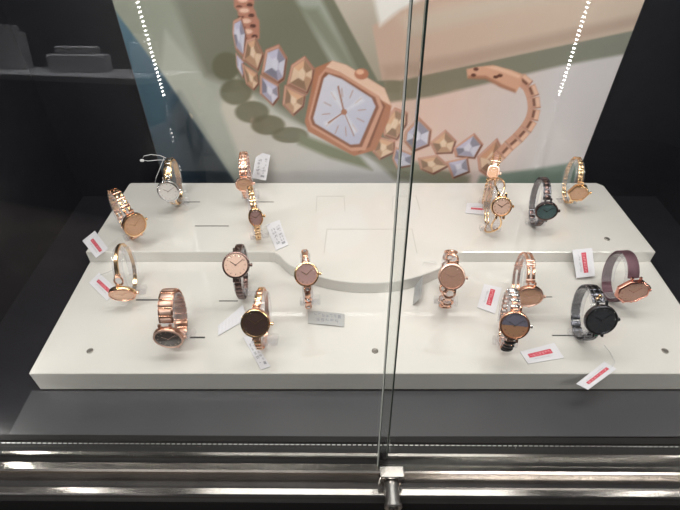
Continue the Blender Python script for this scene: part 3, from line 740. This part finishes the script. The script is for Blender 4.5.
# ------------------------------------------------------------------ price tags
random.seed(11)
def price_tag(label, cs, zs, bar=None, grey=False, text='code', string=None, bend=0.0):
    """cs: four corners seen in the photo, first edge = start of the long side; zs: their heights"""
    P = [at(u, v, z) for (u, v), z in zip(cs, zs)]; c = sum(P, Vector()) / 4
    nrm = ((P[1] - P[0]).cross(P[3] - P[0])).normalized()
    if nrm.z < 0: nrm = -nrm
    root = empty('price_tag', c); tag(root, label, 'price tag', 'price tags')
    def q(s, t, h=0.0):   # s along long side 0-1 , t across
        return (P[0] * (1 - s) + P[1] * s) * (1 - t) + (P[3] * (1 - s) + P[2] * s) * t - c + nrm * (h + bend * math.sin(s * math.pi))
    b = MB()
    n = 8; th = .00035
    for i in range(n):
        a, e = i / n, (i + 1) / n
        vs = [q(a, 0), q(e, 0), q(e, 1), q(a, 1), q(a, 0, th), q(e, 0, th), q(e, 1, th), q(a, 1, th)]
        fs = [(0, 3, 2, 1), (4, 5, 6, 7), (0, 1, 5, 4), (2, 3, 7, 6)]
        if i == 0: fs.append((0, 4, 7, 3))
        if i == n - 1: fs.append((1, 2, 6, 5))
        b.add(vs, fs, 0)
    def patch(s0, s1, t0, t1, mi, h):
        k = max(1, int((s1 - s0) * 8 + .5))
        for i in range(k):
            a = s0 + (s1 - s0) * i / k; e = s0 + (s1 - s0) * (i + 1) / k
            b.add([q(a, t0, h), q(e, t0, h), q(e, t1, h), q(a, t1, h)], [(0, 1, 2, 3)], mi)
    def glyphs(s0, s1, t0, t1, n, mi, h):   # small letter-like strokes, too small to read in the photo
        d = (s1 - s0) / n
        for k in range(n):
            a = s0 + k * d + d * .15; e = a + d * .62; m = (t0 + t1) / 2; on = [random.random() < .6 for _ in range(5)]
            if on[0]: patch(a, a + d * .18, m, t1, mi, h)
            if on[1]: patch(e - d * .18, e, t0, m, mi, h)
            if on[2]: patch(a, e, t1 - (t1 - t0) * .2, t1, mi, h)
            if on[3]: patch(a, e, t0, t0 + (t1 - t0) * .2, mi, h)
            if on[4] or not any(on): patch(a, e, m - (t1 - t0) * .1, m + (t1 - t0) * .1, mi, h)
    if bar:
        s0, s1, t0, t1 = bar; patch(s0, s1, t0, t1, 1, th + .00008)
        glyphs(s0 + .03, s1 - .03, t0 + (t1 - t0) * .25, t1 - (t1 - t0) * .25, 7, 3, th + .00016)
        tt0, tt1 = (t1 + .08, t1 + .17) if (t0 + t1) / 2 <= .5 else (t0 - .17, t0 - .08)
        glyphs(s0 + .05, s1 - .05, tt0, tt1, 9, 2, th + .00008)
    elif text != 'none':
        glyphs(.16, .80, .60, .84, 6, 2, th + .00008); glyphs(.22, .86, .22, .46, 5, 2, th + .00008)
        patch(.82, .90, .58, .84, 2, th + .00008)
    b.build('card', [M['paperg'] if grey else M['paper'], M['red'], M['ink'], M['pink']], root)
    if string:
        b = MB(); pts = [at(*x) - c for x in string]
        b.tube(pts, .00028, 0, 6); b.build('tag_string', M['thread'], root)
U = UZ + .0006
Lz = .0006
price_tag('white red-striped tag jutting over the left edge of the rear step', [(82.5, 241), (96, 258), (108.5, 249), (95, 231)], [U, U, U, U], (.22, .90, .40, .62), string=[(106, 247, U + .0004), (112, 242, U + .004), (117, 238, U + .006)])
price_tag('white red-striped tag tucked behind the slim bangle at left', [(89, 283), (107, 301), (118, 290), (99, 273)], [Lz] * 4, (.18, .88, .42, .66), string=[(100, 275, Lz + .0004), (109, 272, .006), (116, 268, .012)])
price_tag('upright white paper tag hanging behind the small rose gold watch at back', [(257, 151.5), (252, 178), (266, 180.5), (270.5, 155)], [.046, .020, .020, .046])
price_tag('white printed tag lying on the rear step beside the slender gold watch', [(266, 225), (276, 250.5), (288.5, 245), (279.5, 220)], [U] * 4, string=[(270, 224, U + .0004), (265, 226, U + .003), (262, 228, U + .005)])
price_tag('white red-striped tag half under the wire bangle watch on the rear step', [(465, 213), (485, 215), (486, 204), (467, 203)], [U] * 4, (.25, .98, .38, .56))
price_tag('blank-looking pale tag lying left of the black-brown dial watch', [(218, 336), (247, 319), (243, 305), (218, 326)], [Lz, Lz, .004, Lz], text='none')
price_tag('narrow white printed tag trailing in front of the black-brown dial watch', [(243, 337), (261, 370), (270.5, 366.5), (251, 336)], [Lz, Lz, Lz, Lz])
price_tag('grey printed tag lying below the crystal bracelet watch', [(308, 323.5), (344, 327), (344.6, 314), (308, 311)], [Lz] * 4, grey=True, bend=.0006)
price_tag('grey tag tipped on edge left of the open oval link watch', [(413, 305), (416.5, 272.5), (424, 268.5), (420.5, 298.5)], [Lz, .002, .012, .012], grey=True, string=[(420, 270, .011), (424, 262, .016), (438, 262, .018)])
price_tag('white red-striped tag left of the beaded watch', [(495, 314), (502, 288), (484, 284), (477, 307.5)], [Lz] * 4, (.22, .86, .32, .58))
price_tag('white red-striped tag lying in front of the beaded watch', [(528, 364), (564, 358), (554, 343), (520, 352)], [Lz] * 4, (.14, .80, .40, .70))
price_tag('white red-striped tag hanging over the front edge of the lower step', [(576, 384), (604, 362), (616.5, 369), (588, 390)], [Lz] * 4, (.16, .88, .42, .68), string=[(612, 367, Lz + .0004), (615, 362, .003), (610, 352, .001), (604, 345, .004)])
price_tag('white red-striped tag lying on the step edge left of the mesh strap watch', [(576.5, 278), (572, 250), (592, 248), (595, 276)], [.004, UZ + .002, UZ + .002, .004], (.14, .86, .42, .66))

# ------------------------------------------------------------------ shop behind the photographer, mirrored in the glass
def counter():
    root = empty('shop_counter', (-1.9, -3.3, -0.95), (0, 0, R(20))); tag(root, 'pale-topped shop counter mirrored faintly in the left glass pane', 'counter')
    b = MB(); b.box((-1.1, -0.3, 0), (0.75, 0.3, 0.94), 0, .01); b.build('body', M['cdark'], root)
    b = MB(); b.box((-1.14, -0.34, 0.94), (0.79, 0.34, 0.98), 0, .006); b.build('worktop', M['ctop'], root)
    for x, y, w_, h_, nm in ((-0.75, -.05, .13, .26, 'tall'), (0.05, .05, .20, .12, 'low wide'), (0.5, -.1, .08, .20, 'narrow')):
        r = empty('display_stand', (root.matrix_basis @ Vector((x, y, 0.98)))); tag(r, nm + ' pale display block on the counter mirrored in the left pane', 'display stand')
        b = MB(); b.slab(Fr(), w_, .06, 0, h_, 0, .01); b.slab(Fr((0, 0, 0)), w_ * .7, .045, h_, h_ + .05, 0, .008); b.build('block', M['ctop'], r)
counter()
